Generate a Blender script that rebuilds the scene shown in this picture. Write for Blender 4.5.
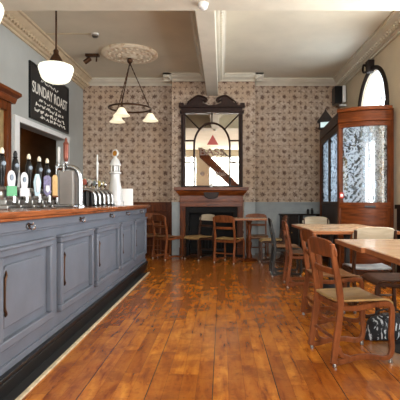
import bpy, bmesh, math, random
from mathutils import Vector, Matrix
random.seed(7)
R = math.radians
for o in list(bpy.data.objects): bpy.data.objects.remove(o)
SC = bpy.context.scene
COL = SC.collection

# ------------------------------------------------------------------ camera, light, exposure
cam_d = bpy.data.cameras.new('camera'); cam = bpy.data.objects.new('camera', cam_d); COL.objects.link(cam)
cam.location = (0, 0, 1.08); cam.rotation_euler = (R(90), 0, 0)
cam_d.sensor_width = 36; cam_d.lens = 36*440/400.0
cam_d.shift_x = -22/400.0; cam_d.shift_y = 1/400.0
cam_d.clip_start = 0.05; cam_d.clip_end = 200
SC.camera = cam
SC.view_settings.view_transform = 'Standard'; SC.view_settings.look = 'None'
SC.view_settings.gamma = 1; SC.view_settings.use_curve_mapping = False
SC.view_settings.exposure = 0.73
w = bpy.data.worlds.new('daylight'); SC.world = w; w.use_nodes = True
bg = w.node_tree.nodes['Background']; bg.inputs[0].default_value = (0.86, 0.93, 1.0, 1); bg.inputs[1].default_value = 1.6

def area(name, loc, rot, sx, sy, power, col):
    l = bpy.data.lights.new(name, 'AREA'); l.shape = 'RECTANGLE'; l.size = sx; l.size_y = sy
    l.energy = power; l.color = col
    o = bpy.data.objects.new(name, l); COL.objects.link(o); o.location = loc; o.rotation_euler = rot
    return o
DAY = (1.0, 0.97, 0.92)
# daylight falling in through the room's windows (each stands just outside its window)
area('daylight_rear_window', (0.5, -4.45, 2.05), (R(90), 0, 0), 2.3, 2.5, 350, DAY)
area('daylight_rear_window', (-1.9, -4.45, 2.05), (R(90), 0, 0), 1.3, 2.5, 150, DAY)
area('daylight_side_window', (2.95, 2.05, 2.0), (0, R(90), 0), 2.4, 1.7, 110, DAY)
area('daylight_side_window', (2.95, 4.8, 2.0), (0, R(90), 0), 2.4, 1.7, 125, DAY)
area('daylight_entrance', (3.15, 7.2, 1.7), (0, R(90), 0), 3.0, 1.2, 120, (0.86, 0.93, 1.0))

# ------------------------------------------------------------------ colours and materials
def lin(c):
    return tuple(((v/255)/12.92 if v/255 <= .04045 else ((v/255+.055)/1.055)**2.4) for v in c)+(1,)
def newmat(name):
    m = bpy.data.materials.new(name); m.use_nodes = True
    nt = m.node_tree; return m, nt, nt.nodes['Principled BSDF']
def setb(b, rough=.5, metal=0, spec=.5, coat=0):
    b.inputs['Roughness'].default_value = rough; b.inputs['Metallic'].default_value = metal
    b.inputs['Specular IOR Level'].default_value = spec; b.inputs['Coat Weight'].default_value = coat
    b.inputs['Coat Roughness'].default_value = .15
def coords(nt, scale=(1,1,1), kind='Object'):
    t = nt.nodes.new('ShaderNodeTexCoord'); mp = nt.nodes.new('ShaderNodeMapping')
    mp.inputs['Scale'].default_value = scale
    nt.links.new(t.outputs[kind], mp.inputs[0]); return mp.outputs[0]
def noise(nt, vec, scale, detail=4, rough=.55, dist=0):
    n = nt.nodes.new('ShaderNodeTexNoise'); n.inputs['Scale'].default_value = scale
    n.inputs['Detail'].default_value = detail; n.inputs['Roughness'].default_value = rough
    n.inputs['Distortion'].default_value = dist
    nt.links.new(vec, n.inputs['Vector']); return n.outputs['Fac']
def ramp(nt, fac, stops):
    r = nt.nodes.new('ShaderNodeValToRGB'); el = r.color_ramp.elements
    while len(el) < len(stops): el.new(.5)
    for e, (p, c) in zip(el, stops): e.position = p; e.color = c
    nt.links.new(fac, r.inputs[0]); return r.outputs[0]
def math_(nt, op, a, b=None, c=None):
    n = nt.nodes.new('ShaderNodeMath'); n.operation = op
    for i, v in enumerate((a, b, c)):
        if v is None: continue
        if isinstance(v, (int, float)): n.inputs[i].default_value = v
        else: nt.links.new(v, n.inputs[i])
    return n.outputs[0]
def mixc(nt, fac, a, b, mode='MIX'):
    n = nt.nodes.new('ShaderNodeMix'); n.data_type = 'RGBA'; n.blend_type = mode
    for s, v in ((n.inputs[0], fac), (n.inputs[6], a), (n.inputs[7], b)):
        if isinstance(v, (int, float, tuple)): s.default_value = v
        else: nt.links.new(v, s)
    return n.outputs[2]
def bump(nt, b, h, strength=.3, dist=.005):
    n = nt.nodes.new('ShaderNodeBump'); n.inputs['Strength'].default_value = strength; n.inputs['Distance'].default_value = dist
    nt.links.new(h, n.inputs['Height']); nt.links.new(n.outputs[0], b.inputs['Normal'])
def paint(name, c, rough=.5, var=.06, metal=0, scale=6, spec=.5, coat=0):
    m, nt, b = newmat(name); setb(b, rough, metal, spec, coat)
    c = lin(c); f = noise(nt, coords(nt), scale, 5)
    lo = tuple(v*(1-var*2) for v in c[:3])+(1,); hi = tuple(min(1, v*(1+var*2)) for v in c[:3])+(1,)
    nt.links.new(ramp(nt, f, [(.3, lo), (.7, hi)]), b.inputs['Base Color']); return m
def wood(name, dark, light, rough=.35, scale=(14, 14, 1.6), coat=.15, spec=.22):
    m, nt, b = newmat(name); setb(b, rough, 0, spec, coat)
    v = coords(nt, scale); f = noise(nt, v, 2.2, 6, .6, .6)
    nt.links.new(ramp(nt, f, [(.28, lin(dark)), (.72, lin(light))]), b.inputs['Base Color'])
    bump(nt, b, f, .08, .003); return m
def emit(name, c, strength, base=None, rough=.3):
    m, nt, b = newmat(name); setb(b, rough)
    b.inputs['Base Color'].default_value = lin(base or c)
    b.inputs['Emission Color'].default_value = lin(c); b.inputs['Emission Strength'].default_value = strength; return m
def glass(name, tint, gloss=.12, rough=.03):
    m, nt, b = newmat(name); out = nt.nodes['Material Output']
    t = nt.nodes.new('ShaderNodeBsdfTransparent'); t.inputs[0].default_value = tint
    g = nt.nodes.new('ShaderNodeBsdfGlossy'); g.inputs['Roughness'].default_value = rough
    mx = nt.nodes.new('ShaderNodeMixShader'); mx.inputs[0].default_value = gloss
    nt.links.new(t.outputs[0], mx.inputs[1]); nt.links.new(g.outputs[0], mx.inputs[2]); nt.links.new(mx.outputs[0], out.inputs[0]); return m

M = {}
M['tan_ceiling'] = paint('tan_ceiling_paint', (216, 209, 190), .75, .03, scale=2)
M['tan_cornice'] = paint('tan_cornice_paint', (202, 182, 152), .7, .05, scale=8)
M['cream'] = paint('cream_plaster', (214, 208, 192), .65, .03, scale=4)
M['left_wall'] = paint('pale_grey_wall_paint', (170, 172, 168), .7, .02, scale=3)
M['beige_wall'] = paint('beige_wall_paint', (200, 184, 158), .7, .03, scale=3)
M['grey_dado'] = paint('grey_blue_dado_paint', (146, 153, 155), .5, .04)
M['bar_paint'] = paint('blue_grey_bar_paint', (99, 105, 116), .45, .05, scale=5, spec=.35)
M['bar_panel'] = paint('blue_grey_panel_paint', (101, 107, 118), .45, .05, scale=5, spec=.35)
M['white_trim'] = paint('white_trim_paint', (222, 222, 220), .5, .03)
M['bar_top'] = wood('polished_bar_top_wood', (112, 60, 32), (170, 100, 58), .25, (14, 1.4, 14), .4)
M['black_plinth'] = paint('black_plinth_paint', (22, 22, 23), .35, .08)
M['pale_strip'] = paint('worn_pale_edging', (206, 190, 160), .5, .15, scale=20)
M['mahogany'] = wood('mahogany', (58, 26, 10), (112, 56, 21), .4, (12, 12, 1.6), .04, .12)
M['mahogany_h'] = wood('mahogany_cross_grain', (70, 32, 12), (132, 67, 27), .36, (2, 2, 14), .06, .15)
M['dark_mahogany'] = wood('dark_mahogany', (30, 16, 11), (52, 28, 18), .45, (12, 12, 2), 0, .2)
M['dark_wood'] = wood('dark_stained_wood', (24, 17, 13), (40, 28, 21), .55, (8, 8, 2), 0, .2)
M['chair_wood'] = wood('warm_brown_chair_wood', (88, 46, 22), (138, 78, 42), .38, (10, 10, 2.5), .1)
M['chair_dark'] = wood('dark_brown_chair_wood', (42, 25, 16), (74, 45, 28), .38, (10, 10, 2.5), .1)
M['chair_black'] = wood('blackened_chair_wood', (26, 25, 24), (48, 46, 43), .38, (10, 10, 2.5), .1)
M['seat_tan'] = wood('worn_tan_seat_wood', (138, 110, 68), (172, 142, 94), .42, (10, 2.2, 10), .2)
M['seat_sheen'] = wood('painted_sheen_seat_wood', (120, 124, 126), (158, 162, 164), .4, (10, 2.2, 10), .2)  # light reflected off the seat, put into a pale base colour
M['seat_brown'] = wood('brown_seat_wood', (92, 60, 36), (134, 94, 60), .4, (10, 2.2, 10), .25)
M['back_sheen'] = wood('painted_sheen_back_wood', (172, 158, 134), (202, 190, 166), .4, (2, 10, 10), .1)  # reflections on some chair backs, painted in as a cream wood tone
M['table_top'] = wood('table_top_oak', (176, 142, 108), (206, 174, 140), .25, (2, 9, 9), .35)
M['table_edge'] = wood('table_edge_oak', (126, 74, 42), (168, 108, 66), .35, (3, 3, 12), .2)
M['iron'] = paint('black_cast_iron', (24, 24, 25), .45, .1)
M['black'] = paint('glossy_black', (15, 15, 16), .3, .1, spec=.3)
M['soot'] = paint('sooty_firebrick', (18, 16, 15), .9, .2, scale=12)
M['chrome'] = paint('chrome', (168, 170, 172), .2, .01, 1)
M['steel'] = paint('brushed_steel', (156, 156, 154), .33, .04, 1)
M['font_grey'] = paint('warm_grey_metal_paint', (132, 128, 124), .4, .05)
M['brass'] = paint('dull_brass', (150, 112, 62), .3, .08, 1)
M['bronze'] = paint('dark_bronze', (80, 56, 40), .4, .1, .8)
M['copper'] = paint('red_copper', (124, 70, 56), .35, .05, .5)
M['ceramic'] = paint('white_ceramic', (204, 206, 206), .2, .02, coat=.3)
M['cream_plastic'] = paint('cream_ferrule', (226, 216, 192), .35, .02)
M['white_plastic'] = paint('white_plastic', (230, 230, 228), .4, .01)
M['card'] = paint('white_card', (234, 234, 232), .6, .01)
M['chalk'] = paint('chalk', (226, 222, 212), .9, .08, scale=40)
M['slate'] = paint('black_chalkboard', (34, 31, 29), .75, .12, scale=5)
M['green'] = paint('green_enamel', (58, 146, 90), .35, .03)
M['pale_blue'] = paint('pale_blue_enamel', (168, 194, 204), .35, .03)
M['purple'] = paint('purple_enamel', (92, 84, 122), .4, .25, scale=60)
M['badge_white'] = paint('badge_white', (196, 197, 202), .35, .04, scale=30)
M['yellow'] = wood('honey_wood', (176, 138, 84), (214, 178, 120), .4, (30, 30, 6))
M['red'] = paint('red_plastic', (176, 44, 32), .4, .04)
M['triangle_red'] = paint('red_triangle_paint', (172, 48, 38), .4, .03)
M['gilt'] = paint('gilt_letter', (104, 72, 46), .4, .1)
M['gold_mirror'] = paint('aged_gold_glass', (190, 168, 120), .2, .12, .5, scale=9)
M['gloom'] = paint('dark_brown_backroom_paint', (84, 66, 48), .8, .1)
M['conduit'] = paint('cream_conduit', (206, 192, 164), .6, .02)
M['rubber'] = paint('black_rubber', (26, 26, 27), .7, .08)
M['badge_red'] = paint('badge_red', (186, 92, 86), .35, .05)
M['badge_navy'] = paint('badge_slate_blue', (110, 126, 142), .35, .05)
M['badge_gold'] = paint('badge_gold', (196, 178, 96), .35, .05)
M['shade'] = emit('opal_glass_lit', (250, 250, 226), .6, (240, 240, 228), .2)
M['shade_cream'] = emit('cream_glass_lit', (246, 234, 200), .45, (236, 228, 204), .3)
M['warm_bulb'] = emit('warm_bulb', (255, 186, 110), 12)
M['lit_pane'] = emit('lit_sign_pane', (186, 206, 206), .5)
M['pane'] = glass('window_glass', (.96, .98, 1, 1), .08)
# mirror
m, nt, b = newmat('old_mirror_glass'); setb(b, .02, 1); b.inputs['Base Color'].default_value = (.70, .66, .59, 1); M['mirror'] = m

# wide varnished boards
m, nt, b = newmat('varnished_floorboards'); setb(b, .3, 0, .5, .3); b.inputs['Coat Roughness'].default_value = .12
geo = nt.nodes.new('ShaderNodeNewGeometry'); sep = nt.nodes.new('ShaderNodeSeparateXYZ'); nt.links.new(geo.outputs['Position'], sep.inputs[0])
X, Y = sep.outputs[0], sep.outputs[1]
bx = math_(nt, 'DIVIDE', math_(nt, 'ADD', X, 10.045), .0925); bi = math_(nt, 'FLOOR', bx); fx = math_(nt, 'FRACT', bx)
wn = nt.nodes.new('ShaderNodeTexWhiteNoise'); wn.noise_dimensions = '1D'; nt.links.new(bi, wn.inputs['W'])
by = math_(nt, 'DIVIDE', math_(nt, 'ADD', Y, math_(nt, 'MULTIPLY', wn.outputs['Value'], 3.0)), .85); yi = math_(nt, 'FLOOR', by); fy = math_(nt, 'FRACT', by)
cb = nt.nodes.new('ShaderNodeCombineXYZ'); nt.links.new(bi, cb.inputs[0]); nt.links.new(yi, cb.inputs[1])
wn2 = nt.nodes.new('ShaderNodeTexWhiteNoise'); wn2.noise_dimensions = '2D'; nt.links.new(cb.outputs[0], wn2.inputs['Vector'])
cv = nt.nodes.new('ShaderNodeCombineXYZ'); nt.links.new(math_(nt, 'ADD', math_(nt, 'MULTIPLY', X, 9), math_(nt, 'MULTIPLY', wn2.outputs['Value'], 40)), cv.inputs[0]); nt.links.new(math_(nt, 'MULTIPLY', Y, 1.6), cv.inputs[1])
g1 = noise(nt, cv.outputs[0], 1.7, 7, .62, .5)
g2 = noise(nt, geo.outputs['Position'], 4.2, 6, .7, .3)
g3 = noise(nt, geo.outputs['Position'], 26, 3, .6)
base = ramp(nt, g1, [(.34, lin((122, 60, 14))), (.45, lin((192, 112, 30))), (.68, lin((226, 148, 50)))])
base = mixc(nt, math_(nt, 'MULTIPLY', wn2.outputs['Value'], .72), base, lin((138, 68, 18)))
blot = ramp(nt, g2, [(.46, (0, 0, 0, 1)), (.60, (1, 1, 1, 1))])
base = mixc(nt, math_(nt, 'MULTIPLY', blot, .55), base, lin((122, 58, 18)))
spk = ramp(nt, g3, [(.60, (0, 0, 0, 1)), (.70, (1, 1, 1, 1))])
base = mixc(nt, math_(nt, 'MULTIPLY', spk, .38), base, lin((70, 36, 18)))
gapx = math_(nt, 'LESS_THAN', math_(nt, 'ABSOLUTE', math_(nt, 'SUBTRACT', fx, .5)), .489)
gapy = math_(nt, 'GREATER_THAN', fy, .003)
ok = math_(nt, 'MULTIPLY', gapx, gapy)
# greyer patch of boards under the near table
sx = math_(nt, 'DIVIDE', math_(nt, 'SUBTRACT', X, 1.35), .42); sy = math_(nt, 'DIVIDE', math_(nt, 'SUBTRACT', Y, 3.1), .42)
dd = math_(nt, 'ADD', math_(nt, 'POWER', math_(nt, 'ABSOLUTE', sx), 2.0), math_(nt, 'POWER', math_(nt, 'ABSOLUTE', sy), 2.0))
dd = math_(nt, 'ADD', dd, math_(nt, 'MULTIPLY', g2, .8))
grey_patch = ramp(nt, dd, [(.75, (1, 1, 1, 1)), (1.0, (0, 0, 0, 1))])
base = mixc(nt, math_(nt, 'MULTIPLY', grey_patch, .7), base, lin((150, 126, 102)))
wide = math_(nt, 'GREATER_THAN', math_(nt, 'FRACT', math_(nt, 'DIVIDE', math_(nt, 'ADD', X, 10.046), .37)), .014)
base = mixc(nt, math_(nt, 'ADD', .55, math_(nt, 'MULTIPLY', ok, .45)), lin((60, 30, 14)), base)
base = mixc(nt, wide, lin((44, 23, 13)), base)
nt.links.new(base, b.inputs['Base Color'])
rr = nt.nodes.new('ShaderNodeMapRange'); rr.inputs[3].default_value = .17; rr.inputs[4].default_value = .30; nt.links.new(g2, rr.inputs[0]); nt.links.new(rr.outputs[0], b.inputs['Roughness'])

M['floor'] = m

# patterned wallpaper: staggered star blossoms and lozenges
m, nt, b = newmat('floral_wallpaper'); setb(b, .7)
geo = nt.nodes.new('ShaderNodeNewGeometry'); sep = nt.nodes.new('ShaderNodeSeparateXYZ'); nt.links.new(geo.outputs['Position'], sep.inputs[0])
U = math_(nt, 'ADD', math_(nt, 'ADD', sep.outputs[0], sep.outputs[1]), 20.0); V = math_(nt, 'ADD', sep.outputs[2], 20.0)
wob = noise(nt, geo.outputs['Position'], 7, 3, .6); wob2 = noise(nt, geo.outputs['Position'], 5.3, 3, .6)
U = math_(nt, 'ADD', U, math_(nt, 'MULTIPLY', wob, .09)); V = math_(nt, 'ADD', V, math_(nt, 'MULTIPLY', wob2, .09))
def blossom(du, dv, pitch, petals, r0, r1):
    u = math_(nt, 'SUBTRACT', math_(nt, 'FRACT', math_(nt, 'DIVIDE', math_(nt, 'ADD', U, du), pitch)), .5)
    v = math_(nt, 'SUBTRACT', math_(nt, 'FRACT', math_(nt, 'DIVIDE', math_(nt, 'ADD', V, dv), pitch)), .5)
    r = math_(nt, 'SQRT', math_(nt, 'ADD', math_(nt, 'MULTIPLY', u, u), math_(nt, 'MULTIPLY', v, v)))
    a = math_(nt, 'ARCTAN2', v, u)
    lim = math_(nt, 'ADD', r0, math_(nt, 'MULTIPLY', math_(nt, 'COSINE', math_(nt, 'MULTIPLY', a, petals)), r1))
    d = math_(nt, 'SUBTRACT', lim, r)
    return math_(nt, 'MULTIPLY', math_(nt, 'MINIMUM', math_(nt, 'MAXIMUM', math_(nt, 'MULTIPLY', d, 22), 0), 1), 1.0)
PIT = .225
b1 = blossom(0, 0, PIT, 8, .20, .07); b1c = blossom(0, 0, PIT, 4, .06, .01)
b2 = blossom(PIT/2, PIT/2, PIT, 4, .15, .08); b2c = blossom(PIT/2, PIT/2, PIT, 4, .05, .0)
b3 = blossom(PIT/2, 0, PIT, 4, .09, -.05); b4 = blossom(0, PIT/2, PIT, 4, .09, -.05)
mott = ramp(nt, noise(nt, geo.outputs['Position'], 22, 5, .75), [(.3, (0, 0, 0, 1)), (.7, (1, 1, 1, 1))])
broad = ramp(nt, noise(nt, geo.outputs['Position'], 1.6, 3, .6), [(.4, (0, 0, 0, 1)), (.62, (1, 1, 1, 1))])
paper = mixc(nt, mott, lin((208, 190, 171)), lin((142, 119, 101)))
paper = mixc(nt, math_(nt, 'MULTIPLY', broad, .6), paper, lin((176, 148, 120)))
pat = math_(nt, 'MAXIMUM', b1, math_(nt, 'MULTIPLY', b2, .8))
pat = math_(nt, 'MAXIMUM', pat, math_(nt, 'MULTIPLY', math_(nt, 'MAXIMUM', b3, b4), .75))
pat = math_(nt, 'SUBTRACT', pat, math_(nt, 'MULTIPLY', math_(nt, 'MAXIMUM', b1c, b2c), .55))
pat = math_(nt, 'MULTIPLY', pat, math_(nt, 'ADD', .3, math_(nt, 'MULTIPLY', mott, 1.3)))
c = mixc(nt, math_(nt, 'MINIMUM', math_(nt, 'MULTIPLY', pat, 1.1), 1), paper, lin((90, 62, 46)))
nt.links.new(c, b.inputs['Base Color']); M['wallpaper'] = m

# etched glass of the lobby: frosted ground with a clear scrolling design
m, nt, b = newmat('etched_lobby_glass'); out = nt.nodes['Material Output']
v = coords(nt, (1, 1, 1)); n1 = noise(nt, v, 17, 2, .55, 1.6)
sp_ = nt.nodes.new('ShaderNodeSeparateXYZ'); nt.links.new(v, sp_.inputs[0])
ax_ = math_(nt, 'ABSOLUTE', math_(nt, 'ADD', sp_.outputs[0], .04))
chev = math_(nt, 'SINE', math_(nt, 'MULTIPLY', math_(nt, 'ADD', sp_.outputs[2], math_(nt, 'MULTIPLY', ax_, 1.4)), 62))
chev = math_(nt, 'ADD', math_(nt, 'MULTIPLY', chev, .09), n1)
inn = math_(nt, 'LESS_THAN', ax_, math_(nt, 'MULTIPLY', math_(nt, 'SUBTRACT', 2.05, sp_.outputs[2]), .17))
mixf = math_(nt, 'ADD', math_(nt, 'MULTIPLY', inn, chev), math_(nt, 'MULTIPLY', math_(nt, 'SUBTRACT', 1, inn), n1))
pt = ramp(nt, mixf, [(.47, (0, 0, 0, 1)), (.53, (1, 1, 1, 1))])
tr = nt.nodes.new('ShaderNodeBsdfTranslucent'); tr.inputs[0].default_value = (.66, .71, .76, 1)
df = nt.nodes.new('ShaderNodeBsdfDiffuse'); df.inputs[0].default_value = (.46, .51, .56, 1)
tp = nt.nodes.new('ShaderNodeBsdfTransparent'); tp.inputs[0].default_value = (.5, .55, .58, 1)
gl = nt.nodes.new('ShaderNodeBsdfGlossy'); gl.inputs['Roughness'].default_value = .08
m1 = nt.nodes.new('ShaderNodeMixShader'); m1.inputs[0].default_value = .35; nt.links.new(tr.outputs[0], m1.inputs[1]); nt.links.new(df.outputs[0], m1.inputs[2])
m2 = nt.nodes.new('ShaderNodeMixShader'); nt.links.new(pt, m2.inputs[0]); nt.links.new(m1.outputs[0], m2.inputs[1]); nt.links.new(tp.outputs[0], m2.inputs[2])
m3 = nt.nodes.new('ShaderNodeMixShader'); m3.inputs[0].default_value = .12; nt.links.new(m2.outputs[0], m3.inputs[1]); nt.links.new(gl.outputs[0], m3.inputs[2])
nt.links.new(m3.outputs[0], out.inputs[0]); M['etched'] = m

# black and white woven bag cloth
m, nt, b = newmat('black_white_patterned_cloth'); setb(b, .8)
v = coords(nt, (1, 1, 1)); n1 = noise(nt, v, 14, 3, .6, 1.2)
wv = nt.nodes.new('ShaderNodeTexWave'); wv.inputs['Scale'].default_value = 9; wv.inputs['Distortion'].default_value = 9; wv.inputs['Detail'].default_value = 2; nt.links.new(v, wv.inputs['Vector'])
k = math_(nt, 'MULTIPLY', ramp(nt, n1, [(.5, (0, 0, 0, 1)), (.56, (1, 1, 1, 1))]), ramp(nt, wv.outputs['Fac'], [(.6, (0, 0, 0, 1)), (.75, (1, 1, 1, 1))]))
nt.links.new(mixc(nt, k, lin((24, 26, 30)), lin((186, 192, 196))), b.inputs['Base Color']); M['bag'] = m

# aged gold and white plaster of the rose
m, nt, b = newmat('aged_plaster_rose'); setb(b, .7)
n1 = noise(nt, coords(nt), 14, 4, .6)
nt.links.new(ramp(nt, n1, [(.5, lin((240, 228, 206))), (.7, lin((208, 178, 142)))]), b.inputs['Base Color']); M['rose'] = m

# ------------------------------------------------------------------ mesh helpers
class B:
    def __init__(s): s.bm = bmesh.new()
    def quadstrip(s, rings, closed_ring=True, closed_path=False, caps=True):
        vs = [[s.bm.verts.new(p) for p in r] for r in rings]
        n = len(vs[0]); m_ = len(vs)
        for i in range(m_ if closed_path else m_-1):
            a, c = vs[i], vs[(i+1) % m_]
            for j in range(n if closed_ring else n-1):
                k = (j+1) % n
                try: s.bm.faces.new((a[j], a[k], c[k], c[j]))
                except ValueError: pass
        if caps and not closed_path and closed_ring:
            s.bm.faces.new(vs[0][::-1]); s.bm.faces.new(vs[-1])
        return s
    def box(s, x0, x1, y0, y1, z0, z1, mat=None):
        c = [(x0,y0,z0),(x1,y0,z0),(x1,y1,z0),(x0,y1,z0)]; d = [(x,y,z1) for x,y,_ in c]
        if mat: c = [mat @ Vector(p) for p in c]; d = [mat @ Vector(p) for p in d]
        return s.quadstrip([c, d])
    def lathe(s, prof, c=(0,0,0), n=24, mat=None):
        rings = []
        for r, z in prof:
            ring = [Vector((max(r,1e-4)*math.cos(2*math.pi*i/n), max(r,1e-4)*math.sin(2*math.pi*i/n), z)) for i in range(n)]
            if mat: ring = [mat @ p for p in ring]
            rings.append([p+Vector(c) for p in ring])
        return s.quadstrip(rings)
    def tube(s, path, r, n=10, closed=False):
        path = [Vector(p) for p in path]; rings = []; m_ = len(path); prev = None
        for i, p in enumerate(path):
            if closed: t = path[(i+1) % m_]-path[i-1]
            else: t = path[min(i+1, m_-1)]-path[max(i-1, 0)]
            t.normalize()
            if prev is None:
                u = Vector((0,0,1)) if abs(t.z) < .9 else Vector((1,0,0))
                a = t.cross(u).normalized()
            else:
                a = (prev - t*prev.dot(t)).normalized()
            prev = a; bb = t.cross(a)
            rr = r[i] if isinstance(r, (list, tuple)) else r
            rings.append([p+a*rr*math.cos(2*math.pi*k/n)+bb*rr*math.sin(2*math.pi*k/n) for k in range(n)])
        return s.quadstrip(rings, closed_path=closed)
    def prism(s, poly, axis, a, b_):
        def mk(p, t):
            return {'x': (t,p[0],p[1]), 'y': (p[0],t,p[1]), 'z': (p[0],p[1],t)}[axis]
        return s.quadstrip([[mk(p, a) for p in poly], [mk(p, b_) for p in poly]])
    def ribbon(s, path, x0, x1, th):
        """rectangular bar following a path in the local y-z plane"""
        rings = []; m_ = len(path)
        for i, p in enumerate(path):
            q = path[min(i+1, m_-1)]; o = path[max(i-1, 0)]
            t = Vector((0, q[0]-o[0], q[1]-o[1])).normalized(); nrm = Vector((0, -t.z, t.y))
            h = (th[i] if isinstance(th, list) else th)/2
            c = Vector((0, p[0], p[1]))
            rings.append([c+nrm*h+Vector((x0,0,0)), c+nrm*h+Vector((x1,0,0)), c-nrm*h+Vector((x1,0,0)), c-nrm*h+Vector((x0,0,0))])
        return s.quadstrip(rings)
    def sheet(s, fn, nu, nv, th):
        """fn(u,v)->(point, normal); a shell of thickness th"""
        top, bot = [], []
        for i in range(nu+1):
            a, c = [], []
            for j in range(nv+1):
                p, n_ = fn(i/nu, j/nv); p = Vector(p); n_ = Vector(n_).normalized()
                a.append(s.bm.verts.new(p+n_*th/2)); c.append(s.bm.verts.new(p-n_*th/2))
            top.append(a); bot.append(c)
        f = s.bm.faces.new
        for i in range(nu):
            for j in range(nv):
                f((top[i][j], top[i+1][j], top[i+1][j+1], top[i][j+1])); f((bot[i][j], bot[i][j+1], bot[i+1][j+1], bot[i+1][j]))
        for i in range(nu):
            f((top[i][0], bot[i][0], bot[i+1][0], top[i+1][0])); f((top[i][nv], top[i+1][nv], bot[i+1][nv], bot[i][nv]))
        for j in range(nv):
            f((top[0][j], top[0][j+1], bot[0][j+1], bot[0][j])); f((top[nu][j], bot[nu][j], bot[nu][j+1], top[nu][j+1]))
        return s
def catmull(pts, k=5):
    out = []; n = len(pts)
    P = [Vector(p) for p in pts]
    for i in range(n-1):
        p0, p1, p2, p3 = P[max(i-1,0)], P[i], P[i+1], P[min(i+2,n-1)]
        for j in range(k):
            t = j/k
            out.append(.5*((2*p1)+(p2-p0)*t+(2*p0-5*p1+4*p2-p3)*t*t+(3*p1-p0-3*p2+p3)*t**3))
    out.append(P[-1]); return out
def obj(name, b, mat, parent=None, bevel=0, smooth=True, ang=38):
    bm = b.bm; bmesh.ops.recalc_face_normals(bm, faces=bm.faces)
    if smooth:
        for f in bm.faces: f.smooth = True
        for e in bm.edges:
            if len(e.link_faces) == 2 and e.calc_face_angle(0) > R(ang): e.smooth = False
    me = bpy.data.meshes.new(name); bm.to_mesh(me); bm.free()
    o = bpy.data.objects.new(name, me); COL.objects.link(o)
    me.materials.append(M[mat] if isinstance(mat, str) else mat)
    if parent: o.parent = parent
    if bevel:
        md = o.modifiers.new('bevel', 'BEVEL'); md.width = bevel; md.segments = 2; md.limit_method = 'ANGLE'; md.angle_limit = R(40)
    return o
def empty(name, loc, rz=0):
    o = bpy.data.objects.new(name, None); COL.objects.link(o); o.location = loc; o.rotation_euler = (0,0,rz); o.empty_display_size = .1; return o
def tag(o, label, cat, group=None):
    o['label'] = label; o['category'] = cat
    if group: o['group'] = group
    return o
def thing(name, label, cat, loc, rz=0, group=None): return tag(empty(name, loc, rz), label, cat, group)
def struct(name, b, mat, parent=None, bevel=0, smooth=True):
    o = obj(name, b, mat, parent, bevel, smooth)
    if not parent: o['kind'] = 'structure'
    return o
def dup(o, parent=None):
    c = o.copy(); COL.objects.link(c)
    if parent: c.parent = parent
    for ch in list(o.children): dup(ch, c)
    return c
def text(name, body, size, mat, parent, loc, rot, depth=.002, sx=1, bold=0):
    cu = bpy.data.curves.new(name, 'FONT'); cu.body = body; cu.size = size; cu.extrude = depth; cu.offset = bold
    cu.align_x = 'CENTER'; cu.align_y = 'CENTER'
    tmp = bpy.data.objects.new('tmp', cu); COL.objects.link(tmp)
    dg = bpy.context.evaluated_depsgraph_get(); dg.update()
    me = bpy.data.meshes.new_from_object(tmp.evaluated_get(dg)); bpy.data.objects.remove(tmp)
    me.name = name; me.materials.clear(); me.materials.append(M[mat])
    o = bpy.data.objects.new(name, me); COL.objects.link(o); o.parent = parent; o.location = loc; o.rotation_euler = rot; o.scale = (sx,1,1)
    return o

# ------------------------------------------------------------------ the room
LX, RX, BY, FY, CZ = -2.89, 2.47, 9.15, -4.2, 3.60
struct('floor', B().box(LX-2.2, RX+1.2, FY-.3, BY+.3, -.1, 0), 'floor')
struct('ceiling', B().box(LX-.2, RX+.6, FY-.2, BY+.2, CZ, CZ+.12), 'tan_ceiling')
struct('wall_back', B().box(LX-.2, RX+.6, BY, BY+.2, 0, CZ), 'wallpaper')
BRL, BRR, BRY = -1.0, .66, 8.80
# chimney breast: solid above and beside the hearth
OPL, OPR, OPZ = -.66, .30, .96
c = B(); c.box(BRL, OPL, BRY, BY, 0, CZ); c.box(OPR, BRR, BRY, BY, 0, CZ); c.box(OPL, OPR, BRY, BY, OPZ, CZ)
o = struct('wall_chimney', c, 'wallpaper')
# left wall with a wide hatch behind the bar
HY0, HY1, HZ0, HZ1 = 6.22, 8.15, .55, 2.2
c = B(); c.box(LX-.18, LX, FY, HY0, 0, CZ); c.box(LX-.18, LX, HY1, BY, 0, CZ); c.box(LX-.18, LX, HY0, HY1, HZ1, CZ); c.box(LX-.18, LX, HY0, HY1, 0, HZ0)
struct('wall_left', c, 'left_wall')
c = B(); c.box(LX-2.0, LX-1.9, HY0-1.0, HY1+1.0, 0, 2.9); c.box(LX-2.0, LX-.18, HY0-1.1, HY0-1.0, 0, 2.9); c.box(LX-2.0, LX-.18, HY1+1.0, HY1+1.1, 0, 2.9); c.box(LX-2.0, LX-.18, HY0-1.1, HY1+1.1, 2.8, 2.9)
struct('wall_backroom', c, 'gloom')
c = B()
for (y0, y1, z0, z1) in ((HY0-.13, HY0, HZ0, HZ1+.08), (HY1, HY1+.1, HZ0, HZ1+.08), (HY0, HY1, HZ1, HZ1+.08)): c.box(LX-.02, LX+.035, y0, y1, z0, z1)
struct('trim_1', c, 'white_trim', bevel=.008)
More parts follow.
